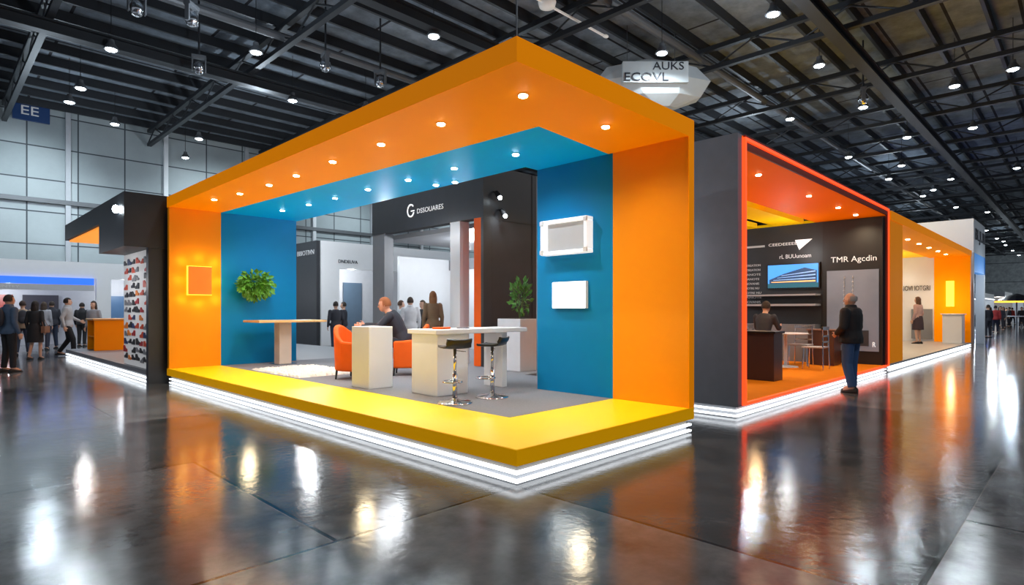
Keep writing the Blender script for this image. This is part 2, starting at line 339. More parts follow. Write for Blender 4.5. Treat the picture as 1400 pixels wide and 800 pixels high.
def leaves(n,c,r,size,droop=.3,up=False):
    b=MB()
    for i in range(n):
        th=random.random()*2*math.pi; ph=math.acos(random.uniform(-1,1)); rr=random.uniform(.35,1)
        d=Vector((math.sin(ph)*math.cos(th),math.sin(ph)*math.sin(th),math.cos(ph)))
        p=Vector(c)+Vector((d.x*r[0],d.y*r[1],d.z*r[2]))*rr
        d=(d+Vector((0,0,.5 if up else -droop))+Vector([random.uniform(-.5,.5) for _ in range(3)])).normalized()
        sd=d.orthogonal().normalized(); sd.rotate(Matrix.Rotation(random.random()*6.28,3,d)); l=size*random.uniform(.7,1.3); w=l*.3
        nrm=d.cross(sd)*l*.12
        b.quad(p,p+d*l*.5+sd*w+nrm,p+d*l,p+d*l*.5-sd*w+nrm)
    return b
wp=thing('hanging_plant','round bushy green plant mounted on the blue wall','plant',(1.55,9.45,1.6))
part(wp,'planter',MB().lathe([(.10,0),(.15,.03),(.17,.2),(.15,.2)],(1.55,9.28,1.72),seg=20),BLACK)
fo=leaves(560,(1.55,9.16,1.98),(.34,.15,.29),.12,droop=.7)
for v in fo.bm.verts: v.co.y=min(v.co.y,9.45)
part(wp,'foliage',fo,GREEN,kind='stuff',norm=False)
pl=thing('potted_plant','leafy plant in a tall square white planter','plant',(4.6,4.45,.302))
part(pl,'planter',MB().prism([(4.35,4.15),(4.95,4.15),(4.95,4.75),(4.35,4.75)],.303,1.28),mat('pale_planter',(.6,.61,.64),.4),bevel=.01)
part(pl,'soil',MB().box(4.39,4.91,4.19,4.71,1.275,1.29),mat('soil',(.04,.025,.015),.9))
stm=MB(); 
for k in range(7):
    a_=k*.9; stm.tube((4.62,4.42,1.28),(4.62+.16*math.cos(a_),4.42+.16*math.sin(a_),1.95),.010,.005,6)
part(pl,'stem',stm,mat('plant_stem',(.12,.16,.05),.6))
part(pl,'foliage',leaves(130,(4.66,4.42,1.72),(.19,.19,.34),.11,up=True),mat('leaf_mid_green',(.10,.29,.05),.45,var=.5,scale=9),kind='stuff',norm=False)

# ---------------------------------------------------------------- furniture in main stand
z0=.303
ct=thing('bar_counter','white bar counter with long top and solid end leg','table',(2.2,3.05,z0))
part(ct,'leg',MB().box(1.345,1.875,2.76,3.33,z0,1.115),WHITE,bevel=.008)
part(ct,'leg',MB().box(2.62,2.72,2.85,3.25,z0,1.115),WHITE,bevel=.008)
part(ct,'counter_top',MB().box(1.30,3.02,2.72,3.37,1.116,1.18),WHITE,bevel=.01)
solid('notebook','small orange notebook lying on the white counter','book',MB().box(-.11,.11,-.08,.08,0,.025),ORFAB,(1.62,3.02,1.181),rz=20,local=True,bevel=.004)
solid('phone','black phone lying on the white counter','phone',MB().box(-.08,.08,-.045,.045,0,.012),BLACK,(1.95,2.95,1.181),rz=-15,local=True,bevel=.004)
solid('display_pedestal','plain white square display pedestal beside orange armchair','pedestal',MB().box(1.10,1.50,4.02,4.50,z0,1.2),WHITE,(1.3,4.26,z0),bevel=.008)
def stool(base,rz):
    o=thing('bar_stool','black low-back bar stool on chrome pedestal','stool',base,rz,group='bar stools by the counter')
    part(o,'base',MB().lathe([(.215,0),(.215,.01),(.19,.022),(.06,.035),(.035,.06)],seg=32),CHROME,local=True,smooth=True)
    part(o,'pole',MB().tube((0,0,.05),(0,0,.36),.03,seg=16).tube((0,0,.36),(0,0,.66),.02,seg=16),CHROME,local=True,smooth=True)
    part(o,'footrest',MB().torus((0,.09,.25),.12,.012).tube((0,0,.25),(0,-.03,.25),.012),CHROME,local=True,smooth=True)
    b=MB(); n=11; rs=[]
    prof=[(.17,.006),(.15,.0),(.07,-.004),(-.05,-.003),(-.12,.008),(-.155,.03),(-.175,.06),(-.185,.095)]
    for y,z in prof:
        w=.17 if y>-.1 else .16
        top=[(w*math.sin(q)*1.0,y+(.03*(1-math.cos(q)) if y<-.13 else -.02*(1-math.cos(q))),z+.69+.012*abs(math.sin(q))**3) for q in [(-1+2*i/(n-1))*math.pi/2 for i in range(n)]]
        off=(0,0,-.026) if y>-.13 else (0,-.022,-.01)
        bot=[(x+off[0],yy+off[1],zz+off[2]) for x,yy,zz in top[::-1]]
        rs.append(top+bot)
    b.rings(rs); part(o,'seat',b,BLACK,local=True,smooth=True,bevel=.004)
    part(o,'lever',MB().tube((0,0,.64),(.15,.02,.62),.006,seg=6),CHROME,local=True); return o
p=survey(622,551,z0); s1=stool(p,-20)
p=survey(673,543,z0); clone(s1,p,25)
def armchair(base,rz):
    o=thing('armchair','orange upholstered tub armchair with dark legs','chair',base,rz,group='orange armchairs')
    part(o,'seat_cushion',MB().box(-.26,.26,-.24,.30,.26,.45),ORFAB,local=True,bevel=.05,smooth=False)
    b=MB(); n=17; rs=[]
    for i in range(n):
        q=math.pi*(1+ (i/(n-1)))
        x=math.cos(q); y=math.sin(q); hz=.62+.30*(-y)**1.5 if y<0 else .62
        R0,R1=.29,.36
        ex=.28 if i in(0,n-1) else 0
        rs.append([(x*R0,y*R0+ex,.14),(x*R1,y*R1+ex,.14),(x*(R1+.03),y*(R1+.03)+ex,hz),(x*(R0+.01),y*(R0+.01)+ex,hz)])
    b.rings(rs); part(o,'backrest',b,ORFAB,local=True,bevel=.03,smooth=False)
    for x in(-.24,.24):
        for y in(-.22,.26): part(o,'leg',MB().tube((x*1.1,y*1.1,0),(x,y,.27),.015,.025),BLACK,local=True)
    o.scale=(.9,.9,.97)
    return o
ac=armchair((1.72,5.46,z0),-150); clone(ac,(2.70,5.28,z0),50)
tb=thing('high_table','high table with honey wood top and pale square leg','table',(2.0,8.8,z0))
part(tb,'table_top',MB().prism([(1.3,8.38),(2.75,8.38),(2.75,9.2),(1.3,9.2)],1.19,1.235),WOOD,bevel=.008)
part(tb,'leg',MB().box(1.86,2.12,8.72,8.98,z0+.02,1.19),mat('beige_laminate',(.65,.52,.42),.4),bevel=.006)
part(tb,'foot_plate',MB().box(1.78,2.2,8.64,9.06,z0,z0+.02),CHROME,bevel=.004)
b=MB(); g=46; vs={}
for i in range(g+1):
    for j in range(g+1):
        x=-.62+1.24*i/g; y=-1.0+2.0*j/g
        edge=i in(0,g) or j in(0,g)
        vs[i,j]=b.bm.verts.new((x+random.uniform(-.012,.012),y+random.uniform(-.012,.012),0 if edge else random.uniform(.012,.04)))
for i in range(g):
    for j in range(g): b.bm.faces.new((vs[i,j],vs[i+1,j],vs[i+1,j+1],vs[i,j+1]))
solid('rug','cream shaggy rug on the grey carpet','rug',b,RUGM,(1.65,7.1,z0+.001),local=True)

# ---------------------------------------------------------------- dark portal behind
tw=thing('portal_wall','charcoal portal wall with logo lettering, open doorway','display wall',(4.56,7.4,z0))
part(tw,'header',MB().box(4.56,4.80,5.38,9.5,3.32,4.4),DARK)
part(tw,'side_panel',MB().box(4.801,8.2,5.38,5.5,z0,4.4),DARK)
part(tw,'side_panel',MB().box(4.56,4.80,5.38,5.45,z0,3.319),DARK)
part(tw,'panel_joint',MB().box(4.82,8.2,5.372,5.379,3.30,3.312),BLACK); part(tw,'panel_joint',MB().box(6.0,6.012,5.372,5.379,z0,4.4),BLACK)
part(tw,'accent_strip',MB().box(4.56,4.80,5.451,5.66,z0,3.319),ORFAB,label='orange vertical accent strip')
part(tw,'column',MB().box(4.58,4.84,6.13,6.45,z0,3.319),WHITE,label='pale square column')
part(tw,'column',MB().box(4.58,4.84,8.98,9.5,z0,3.319),GREY,label='grey square column')
part(tw,'lintel',MB().box(4.9,8.2,5.6,9.5,3.2,3.3),GREY,label='grey inner soffit')
SOFTL=mat('soft_white_letter',(.6,.6,.6),.5,es=.35,ecol=(1,1,1))
text(tw,'DSSOUARES',(4.555,7.13,3.70),.95,.11,'-X',SOFTL,ext=.002)
rs=[]
for i in range(20):
    q=math.radians(40+i*15.8); rs.append([(4.553-dd,7.84-math.cos(q)*R,3.74+math.sin(q)*R*1.1) for dd,R in((0,.11),(0,.14),(.012,.14),(.012,.11))])
b=MB(); b.rings(rs)
part(tw,'logo_emblem',b,LETTER,label='round white ring emblem')
part(tw,'logo_emblem',MB().box(4.541,4.553,7.70,7.83,3.715,3.74),LETTER)
for zz,ss in((3.5,5.0),(3.85,4.85)):
    q=part(tw,'spotlight',MB().tube((ss,5.3,zz),(ss,5.2,zz-.12),.05,.065,14).tube((ss,5.38,zz+.02),(ss,5.3,zz),.015),BLACK)
    part(q,'lens',MB().ell((ss,5.195,zz-.125),(.05,.03,.05)),LEDC)
lamp('SPOT',(4.9,5.05,3.6),30,(1,1,1),.05,100,.8,tgt=(5.2,5.4,2))
lamp('POINT',(6.3,7.5,2.9),170,(.92,.96,1),.1); lamp('POINT',(3.5,7.3,3.2),35,(.92,.96,1),.1)
bw=thing('exhibition_stand','white partition stand with shelves and small lettering','exhibition booth',(11,12,0))
part(bw,'back_wall',MB().box(11.2,11.35,5.8,14.6,0,3.0),WHITE)
part(bw,'header',MB().box(11.1,11.4,5.8,14.6,3.0,3.4),GREY)
part(bw,'partition',MB().box(8.9,11.2,9.9,10.0,0,3.4),GREYW)
part(bw,'partition',MB().box(8.8,11.2,14.5,14.62,0,3.4),WHITE)
part(bw,'graphic_panel',MB().box(11.12,11.19,7.4,8.6,.6,2.6),DARK)
part(bw,'graphic_panel',MB().box(11.12,11.19,11.2,12.9,.6,2.6),mat('steel_blue_print',(.07,.11,.16),.4))
text(bw,'NANANNM',(11.18,9.3,2.5),1.1,.16,'-X',INK); text(bw,'ONARO',(11.18,9.3,2.2),.8,.14,'-X',INK)
text(bw,'OUNAUI',(11.11,12.0,2.2),1.1,.2,'-X',LETTER)
lamp('POINT',(10,8,2.9),170,(.95,.97,1),.1); lamp('POINT',(9.8,12,3),170,(.95,.97,1),.1)
gp=thing('exhibition_stand','white cube stand with dark lettered side panel','exhibition booth',(7.94,19.1,0))
part(gp,'side_panel',MB().box(7.94,8.1,19.1,24,0,4.3),DARK)
part(gp,'fascia',MB().box(8.1,15,19.0,19.3,3.2,4.3),WHITE)
part(gp,'post',MB().box(8.1,8.9,19.0,19.3,0,3.2),WHITE); part(gp,'post',MB().box(12.6,13.2,19.0,19.3,0,3.2),WHITE)
part(gp,'back_wall',MB().box(8.1,15,22.5,22.7,0,3.9),GREYW)
part(gp,'graphic_panel',MB().box(9.3,10.2,22.40,22.49,.5,2.8),DARK); part(gp,'graphic_panel',MB().box(11,12,22.40,22.49,.5,2.8),mat('steel_blue_print',(.07,.11,.16),.4))
text(gp,'BBIOTIVN',(7.93,20.05,3.85),1.5,.2,'-X',LETTERG); text(gp,'DNDEUVA',(9.3,18.98,3.5),.9,.14,'-Y',INK)
lamp('POINT',(10.5,20.8,3),260,(.95,.98,1),.1); lamp('POINT',(6.5,17,3.5),160,(.95,.98,1),.1)

# ---------------------------------------------------------------- left stand
ls=thing('exhibition_stand','charcoal stand with overhanging canopy and glowing orange soffit','exhibition booth',(-.29,9.87,0))
part(ls,'plinth',MB().box(-.25,6,9.9,18.9,0,.17),PLINTH)
part(ls,'led_strip',MB().box(-.29,-.25,9.86,18.9,.02,.045),LED); part(ls,'led_strip',MB().box(-.29,-.25,9.86,18.9,.10,.125),LED)
part(ls,'deck',MB().box(-.29,6,9.9,18.9,.171,.26),GREY)
part(ls,'end_wall',MB().box(-.29,2.6,9.72,9.88,.0,2.66),DARK,label='charcoal end wall')
part(ls,'canopy',MB().box(-.70,2.6,9.70,11.9,2.661,3.70),DARK,label='deep charcoal canopy box')
part(ls,'canopy',MB().box(-.70,2.6,11.901,16.1,3.30,3.70),DARK,label='charcoal canopy')
part(ls,'soffit',MB().box(-.62,2.5,11.95,16.0,3.26,3.299),mat('lit_orange_soffit',(.9,.3,.02),.5,es=.9,ecol=(1,.33,.03)),label='glowing orange soffit')
part(ls,'display_wall',MB().box(-.24,-.12,9.9,11.9,.27,2.65),mat('white_glow_pegboard',(.7,.7,.72),.5,es=.15,ecol=(1,1,1)),label='white display wall')  # emission brightens the display wall; it is not a light box
part(ls,'back_wall',MB().box(2.4,2.5,11.9,16.1,.27,3.25),GREYW)
cards=[('vermilion',(.75,.08,.02)),('orange',(.9,.25,.03)),('black',(.02,.02,.02)),('grey',(.25,.25,.27)),('navy',(.03,.05,.15)),('red',(.5,.03,.03))]
cms=[]
for n,cc in cards:
    b=MB(); b.rings([[(-.008,-.11,-.01),(-.008,.11,-.01),(-.008,.11,.03),(-.008,.02,.045),(-.008,-.04,.085),(-.008,-.11,.08)],[(.008,-.11,-.01),(.008,.11,-.01),(.008,.11,.03),(.008,.02,.045),(.008,-.04,.085),(.008,-.11,.08)]])
    cms.append(b.mesh('shoe_sample',mat('sample_'+n,cc,.5)))
for r in range(13):
    for q in range(6):
        if random.random()<.2: continue
        k=random.choice((0,0,1,2,2,2,3,4,5)); o=bpy.data.objects.new('shoe_sample',cms[k]); COL.objects.link(o)
        o.location=W((-.25,10.08+q*.32+random.uniform(-.05,.05),.40+r*.168+random.uniform(-.02,.02))); o.rotation_euler[2]=math.radians(random.choice((0,180)))
        f=random.uniform(1.0,1.45); o.scale=(1,f*.95,f)
        tag(o,cards[k][0]+' flat shoe sample pinned on white display wall','shoe','shoe samples on the display wall')
lamp('POINT',(-1.1,11.0,2.0),18,(1,.97,.93),.05); lamp('POINT',(1,14,2.7),60,(1,.6,.25),.1)
part(ls,'spotlight',MB().ell((-.75,10.1,3.4),(.06,.06,.08)).tube((-.7,10.1,3.45),(-.75,10.1,3.42),.015),LEDC)
p=survey(146,478,.26)
oc=thing('counter','orange open-front counter with wooden top','counter',(p[0],p[1],.261))
x,y=p[0],p[1]
part(oc,'counter_body',MB().box(x-.4,x+1.1,y-.5,y-.45,.262,1.15).box(x-.4,x+1.1,y+.45,y+.5,.262,1.15).box(x+1.05,x+1.1,y-.45,y+.45,.262,1.15),ORANGE)
part(oc,'shelf',MB().box(x-.38,x+1.05,y-.45,y+.45,.65,.69),ORANGE)
part(oc,'counter_top',MB().box(x-.44,x+1.14,y-.54,y+.54,1.15,1.2),WOOD,bevel=.01)
fl=thing('exhibition_stand','white stand with blue light band and product bays','exhibition booth',(0,26.5,0))
BLED=mat('blue_light_band',(.02,.15,.8),.4,es=1.1,ecol=(.02,.11,1))
part(fl,'fascia',MB().box(-8,6,25.8,26.0,2.75,3.4),WHITE)
part(fl,'blue_band',MB().box(-8,1.6,25.72,25.79,2.48,2.75),BLED)
for xx in(-4.2,1.7,4.4): part(fl,'post',MB().box(xx,xx+.5,25.8,26.1,0,2.75),WHITE)
part(fl,'back_wall',MB().box(-8,6,28.5,28.6,0,3.3),GREYW)
part(fl,'roof',MB().box(-8,6,26.0,28.5,3.3,3.4),WHITE)
for xx,cc in((-3.4,(.03,.08,.2)),(-1.9,(.25,.04,.03)),(-.4,(.03,.03,.04)),(2.6,(.04,.1,.2))):
    part(fl,'graphic_panel',MB().box(xx,xx+1.2,28.40,28.49,.5,2.1),mat('print_%d'%int(xx*10),cc,.4,es=.3))
text(fl,'POPONOUNTEY',(-1.5,25.7,2.36),1.5,.10,'-Y',LETTERG)
part(fl,'sign_rail',MB().box(-4,1.6,25.71,25.79,2.24,2.47),GREYW)
lamp('POINT',(-1,27.2,2.2),80,(.9,.95,1),.1); lamp('POINT',(3,27.2,2.4),80,(.9,.95,1),.1); lamp('POINT',(-2,22,3.2),50,(.9,.95,1),.1)

# ---------------------------------------------------------------- right stand with red neon
RS=mat('vermilion_glow_paint',(1.0,.17,.0),.6,var=.04,spec=.05,es=.30,ecol=(1,.14,0))  # lit look of the canopy painted in as emission
REDD=mat('deep_red_paint',(.25,.03,.01),.5,spec=.2)
r2=thing('exhibition_stand','charcoal stand with red neon frame and orange floor','exhibition booth',(4.19,0,0))
part(r2,'plinth',MB().box(4.24,12.1,.05,3.6,0,.15),PLINTH)
for z in(.015,.085): part(r2,'led_strip',MB().box(4.20,12.14,.01,.05,z,z+.022).box(4.20,4.24,.05,3.6,z,z+.022),LED)
part(r2,'deck',MB().box(4.32,12.0,0,3.6,.151,.20),ORCARP,label='orange carpeted floor')
part(r2,'end_wall',MB().box(4.19,4.319,-.0,3.6,.15,3.79),SLATE,label='slate grey outer wall')
part(r2,'back_wall',MB().box(12.0,12.14,.0,4.3,.151,3.59),DARK,label='black lettered wall')
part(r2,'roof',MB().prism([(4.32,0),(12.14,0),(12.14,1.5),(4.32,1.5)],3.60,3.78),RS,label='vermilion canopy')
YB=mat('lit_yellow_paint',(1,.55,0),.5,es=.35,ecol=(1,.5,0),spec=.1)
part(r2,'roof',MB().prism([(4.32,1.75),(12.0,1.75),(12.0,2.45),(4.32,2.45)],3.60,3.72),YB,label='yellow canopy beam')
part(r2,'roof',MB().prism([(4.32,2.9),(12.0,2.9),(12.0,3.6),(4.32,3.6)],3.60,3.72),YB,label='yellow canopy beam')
part(r2,'roof',MB().box(9.2,9.7,1.5,3.6,3.725,3.78),RS)
part(r2,'neon_frame',MB().box(4.32,12.14,-.05,-.001,3.71,3.75).box(4.32,4.36,-.05,-.001,.2,3.71).box(12.10,12.14,-.05,-.001,.2,3.71).box(4.32,12.14,-.05,-.001,.165,.2),LEDR,label='glowing red neon frame')
part(r2,'frame_edge',MB().box(4.36,12.09,-.03,-.002,3.60,3.70).box(12.0,12.09,-.03,-.002,.2,3.60).box(4.36,12.09,-.03,-.002,3.752,3.79),REDD)
part(r2,'wall_panel',MB().box(11.88,11.999,.03,1.28,.201,3.55),mat('matte_black_panel',(.012,.012,.014),.5))
part(r2,'graphic_panel',MB().box(11.86,11.879,.10,1.18,.5,2.38),mat('grey_blue_print',(.20,.22,.27),.35,var=.35,scale=1.5,es=.12,ecol=(.4,.45,.55)))
for yy in(.62,.80):
    g=MB(); g.box(11.845,11.859,yy,yy+.012,1.2,2.25)
    for i in range(9): g.ell((11.85,yy+.006,1.4+i*.1),(.012,.022,.022),seg=6)
    part(r2,'graphic_detail',g,GREYW)
part(r2,'graphic_detail',MB().box(11.845,11.859,.3,1.05,.62,.98),mat('dark_print_block',(.05,.055,.07),.4))
text(r2,'TMR Agcdin',(11.87,.62,2.62),.95,.17,'-X',SOFTL,ext=.002)
text(r2,'R',(11.85,.19,.66),.06,.11,'-X',LETTER)
text(r2,'CEEDEEEEE',(11.99,2.25,3.12),.7,.07,'-X',SOFTL,ext=.002); text(r2,'rL BUUunoam',(11.99,1.95,2.80),.75,.10,'-X',SOFTL,ext=.002)
part(r2,'logo_emblem',MB().rings([[(11.985,1.55,3.20),(11.985,1.95,3.20),(11.985,1.85,2.95)],[(11.999,1.55,3.20),(11.999,1.95,3.20),(11.999,1.85,2.95)]]),LETTER,label='white triangular emblem')
part(r2,'stripe',MB().box(11.99,11.999,2.7,3.4,3.08,3.13),LETTERG)
for i in range(9): 
    text(r2,random.choice(['NOTREATION','UNOVANIS','EMIOTRE NU','SUANOTE']),(11.99,3.05,2.62-i*.12),.55-random.random()*.15,.055,'-X',LETTERG)
SCR=mat('blue_sky_screen',(.03,.2,.6),.3,es=1.0,ecol=(.10,.38,.95),var=.6,scale=2)
part(r2,'screen',MB().box(11.93,11.999,1.36,2.62,1.98,2.62),BLACK)
part(r2,'screen_image',MB().box(11.92,11.929,1.39,2.59,2.01,2.59),SCR)
def flat(pts,x0,x1): return MB().rings([[(x0,a,c) for a,c in pts],[(x1,a,c) for a,c in pts]])
part(r2,'screen_detail',flat([(2.55,2.12),(1.42,2.12),(1.42,2.42),(1.70,2.50),(2.2,2.36),(2.55,2.22)],11.912,11.919),mat('dark_building_picture',(.03,.07,.16),.4,es=.3,ecol=(.06,.14,.35)),label='building picture')
am=mat('amber_screen_light',(.9,.5,.1),.4,es=.8,ecol=(1,.55,.25)); pb=mat('pale_window_picture',(.3,.5,.8),.4,es=.7,ecol=(.4,.6,1))
part(r2,'screen_detail',flat([(2.5,2.145),(1.45,2.145),(1.45,2.18),(2.5,2.165)],11.905,11.911),am)
for i in range(3):
    part(r2,'screen_detail',flat([(2.45-.1*i,2.20+i*.055),(1.45,2.22+i*.085),(1.45,2.245+i*.085),(2.45-.1*i,2.21+i*.055)],11.905,11.911),pb)
part(r2,'screen_detail',MB().box(11.912,11.919,1.39,2.59,2.01,2.12),mat('teal_water_picture',(.02,.1,.15),.4,es=.3,ecol=(.05,.3,.4)))
part(r2,'shelf',MB().box(11.6,11.999,1.35,3.3,1.55,1.60),GREYW); part(r2,'shelf',MB().box(11.6,11.999,1.35,3.3,1.80,1.84),GREYW)
part(r2,'display_cabinet',MB().box(11.55,11.999,1.35,3.3,.201,1.1),GREY)
for k,(u,v) in enumerate([(1037,238),(1106,267),(1146,283),(1170,293)]):
    p=survey(u,v,3.6)
    dl=part(r2,'downlight',MB().lathe([(.055,0),(.055,-.012),(.042,-.014)],(p[0],p[1],3.599),seg=14),CHROME)
    part(dl,'lens',MB().lathe([(.045,0),(.04,-.012)],(p[0],p[1],3.585),seg=14),LEDW)
    lamp('SPOT',(p[0],p[1],3.55),80,(1,.78,.5),.04,150,.8)
lamp('POINT',(8.2,1.4,1.9),22,(1,.6,.3),.1); lamp('POINT',(11,1.8,2.9),20,(1,1,1),.1); lamp('POINT',(6,2.6,3.2),30,(1,.8,.4),.1)
lamp('POINT',(3.5,1.3,2.2),20,(.9,.95,1),.1)
dk=thing('reception_desk','dark brown reception desk on orange carpet','desk',(7.2,1.1,.201))
part(dk,'desk_body',MB().box(7.0,7.4,.59,1.75,.202,1.03),WINE,bevel=.006)
part(dk,'desk_top',MB().box(6.97,7.43,.56,1.78,1.031,1.07),BLACK,bevel=.006)
dk=thing('counter','dark brown display counter on orange carpet','counter',(11.3,.95,.201))
part(dk,'counter_body',MB().box(10.9,11.4,.75,1.3,.202,.98),mat('brown_laminate',(.10,.045,.03),.35),bevel=.006)
part(dk,'counter_top',MB().box(10.87,11.43,.72,1.33,.981,1.01),mat('tan_laminate',(.25,.13,.09),.35),bevel=.006)
def mchair(base,rz):
    o=thing('metal_chair','slim silver metal chair with slatted back','chair',base,rz,group='metal chairs around the table')
    for x in(-.2,.2):
        for y in(-.2,.2): part(o,'leg',MB().tube((x,y,0),(x*.9,y*.9,.46 if y>0 else .9),.014,seg=8),CHROME,local=True)
    part(o,'seat',MB().box(-.21,.21,-.2,.22,.45,.48),GREYW,local=True,bevel=.01)
    part(o,'backrest',MB().box(-.2,.2,-.2,-.17,.82,.9).box(-.2,.2,-.2,-.175,.68,.72).box(-.2,.2,-.2,-.175,.56,.6),CHROME,local=True,bevel=.005)
    return o
mt_=thing('round_table','round white pedestal table','table',(9.95,1.45,.201))
part(mt_,'table_top',MB().lathe([(.44,.72),(.46,.735),(.44,.75)],(9.95,1.45,.2),seg=28),WHITE)
part(mt_,'pedestal',MB().tube((9.95,1.45,.23),(9.95,1.45,.92),.035),WHITE); part(mt_,'base',MB().lathe([(.26,.002),(.25,.02),(.05,.04)],(9.95,1.45,.2),seg=28),WHITE)
mc=mchair((9.85,.8,.201),0); clone(mc,(10.6,1.35,.201),90); clone(mc,(10.1,2.1,.201),185)

# ---------------------------------------------------------------- orange stand further along
r3=thing('exhibition_stand','bright orange frame stand with white lettered wall','exhibition booth',(12.48,0,0))
part(r3,'plinth',MB().box(12.5,25.25,.05,4,0,.15),PLINTH)
part(r3,'led_strip',MB().box(12.4,25.3,0,.05,.03,.06),LED); part(r3,'led_strip',MB().box(12.4,25.3,0,.05,.1,.13),LED)
part(r3,'deck',MB().box(12.45,25.3,0,4,.151,.2),GREYW)
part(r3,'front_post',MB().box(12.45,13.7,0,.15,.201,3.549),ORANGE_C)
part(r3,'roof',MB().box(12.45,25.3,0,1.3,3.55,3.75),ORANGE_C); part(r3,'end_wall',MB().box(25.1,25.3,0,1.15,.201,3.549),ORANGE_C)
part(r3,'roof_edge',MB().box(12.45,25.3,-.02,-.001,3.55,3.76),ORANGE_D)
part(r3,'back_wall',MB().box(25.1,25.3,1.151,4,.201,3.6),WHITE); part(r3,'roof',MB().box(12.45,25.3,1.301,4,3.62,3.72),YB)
part(r3,'dark_panel',MB().box(25.0,25.09,1.2,1.9,.3,1.5),GREY)
text(r3,'IOVI IOTGRI',(25.05,1.72,2.35),.9,.2,'-X',INK)
part(r3,'glow_lamp',MB().box(25.0,25.09,.5,.75,1.6,2.6),LEDO)
for k in range(7):
    ss=14+k*1.6
    dl=part(r3,'downlight',MB().lathe([(.06,0),(.05,-.02)],(ss,.55,3.549),seg=12),LEDW)
    lamp('SPOT',(ss,.55,3.48),70,(1,.8,.5),.04,150,.8)
lamp('POINT',(23,2.4,2.8),60,(1,.9,.75),.1); lamp('POINT',(24.3,.5,1.6),14,(1,.7,.4),.1); lamp('POINT',(17,1.5,1.5),40,(1,.8,.5),.1)
p=Vector((24.35,.42,.2))
wc=thing('counter','white display counter beside orange wall','counter',p)
part(wc,'counter_body',MB().box(p[0]-.35,p[0]+.35,p[1]-.3,p[1]+.3,.202,1.28),WHITE,bevel=.01); part(wc,'counter_top',MB().box(p[0]-.4,p[0]+.4,p[1]-.35,p[1]+.35,1.281,1.32),WHITE,bevel=.01)
r4=thing('exhibition_stand','tall white stand with dark lettered sign box','exhibition booth',(26,0,0))
part(r4,'sign_box',MB().box(26,29.5,0,3.0,3.75,5.1),WHITE); part(r4,'wall',MB().box(26,26.2,0,3.0,0,3.75),GREYW); part(r4,'wall',MB().box(26.2,29.5,2.8,3.0,0,3.75),WHITE)
part(r4,'post',MB().box(29.2,29.5,0,.3,0,3.75),WHITE); part(r4,'canopy',MB().box(26.2,29.5,0,.2,3.0,3.75),mat('sky_blue_panel',(.05,.2,.5),.4,es=.3,ecol=(.1,.4,1)))
text(r4,'BLJUII',(27.8,-.02,4.45),2.8,.6,'-Y',INK)
lamp('POINT',(28,-1,2.5),70,(.7,.85,1),.1)
for i,(sa,sb,ta,zt,mm,lc) in enumerate([(42,47,4.2,3.0,WHITE,(.75,.88,1)),(52,58,4.0,3.6,DARK,(1,.8,.5)),(62,70,3.4,3.0,WHITE,(.8,.9,1)),(75,83,3.0,3.4,GREYW,(1,.9,.8)),(88,98,3.0,3.2,WHITE,(.8,.9,1))]):
    q=thing('exhibition_stand','distant open-front stand along the aisle','exhibition booth',(sa,ta,0),group='distant stands along the aisle')
    part(q,'canopy',MB().box(sa,sb,ta,ta+4,zt-.5,zt),mm); part(q,'back_wall',MB().box(sa,sb,ta+3.8,ta+4,0,zt-.5),GREYW); part(q,'end_wall',MB().box(sb-.2,sb,ta,ta+3.8,0,zt-.5),mm)
    part(q,'counter',MB().box(sa+1,sa+2.2,ta+.6,ta+1.3,0,1.1),WHITE); part(q,'led_strip',MB().box(sa,sb,ta-.05,ta,zt-.52,zt-.46),LED)
    lamp('POINT',((sa+sb)/2,ta+.9,2.2),150,lc,.1)
for i,(sa,ta,mm) in enumerate([(60,-5.5,WHITE),(75,-10,DARK)]):
    q=thing('exhibition_stand','distant stand across the aisle','exhibition booth',(sa,ta,0),group='distant stands across the aisle')
    part(q,'canopy',MB().box(sa,sa+6,ta-3,ta,2.7,3.3),mm); part(q,'back_wall',MB().box(sa+5.8,sa+6,ta-3,ta,0,2.7),GREYW); part(q,'post',MB().box(sa,sa+.2,ta-.2,ta,0,2.7),mm); part(q,'post',MB().box(sa,sa+.2,ta-3,ta-2.8,0,2.7),mm)
    lamp('POINT',(sa+3,ta-1.5,2.3),120,(.85,.92,1),.1)
lamp('POINT',(38,1.0,1.8),170,(.05,.12,1),.1); lamp('POINT',(33,1.5,3.0),120,(.85,.93,1),.1); lamp('POINT',(48,1.5,3.2),160,(.85,.93,1),.1)
p=survey(1390,455,0)
ub=thing('parasol_table','round high table with dark orange-rimmed parasol','table',p)
part(ub,'pole',MB().tube((p[0],p[1],0),(p[0],p[1],2.5),.04),STEEL); part(ub,'parasol',MB().lathe([(1.1,2.0),(1.08,2.1),(.5,2.4),(.05,2.55)],(p[0],p[1],0),seg=16),BLACK); part(ub,'rim',MB().torus((p[0],p[1],2.02),1.1,.04),LEDO)
part(ub,'table_top',MB().lathe([(.5,1.05),(.5,1.1)],(p[0],p[1],0),seg=20),WHITE)

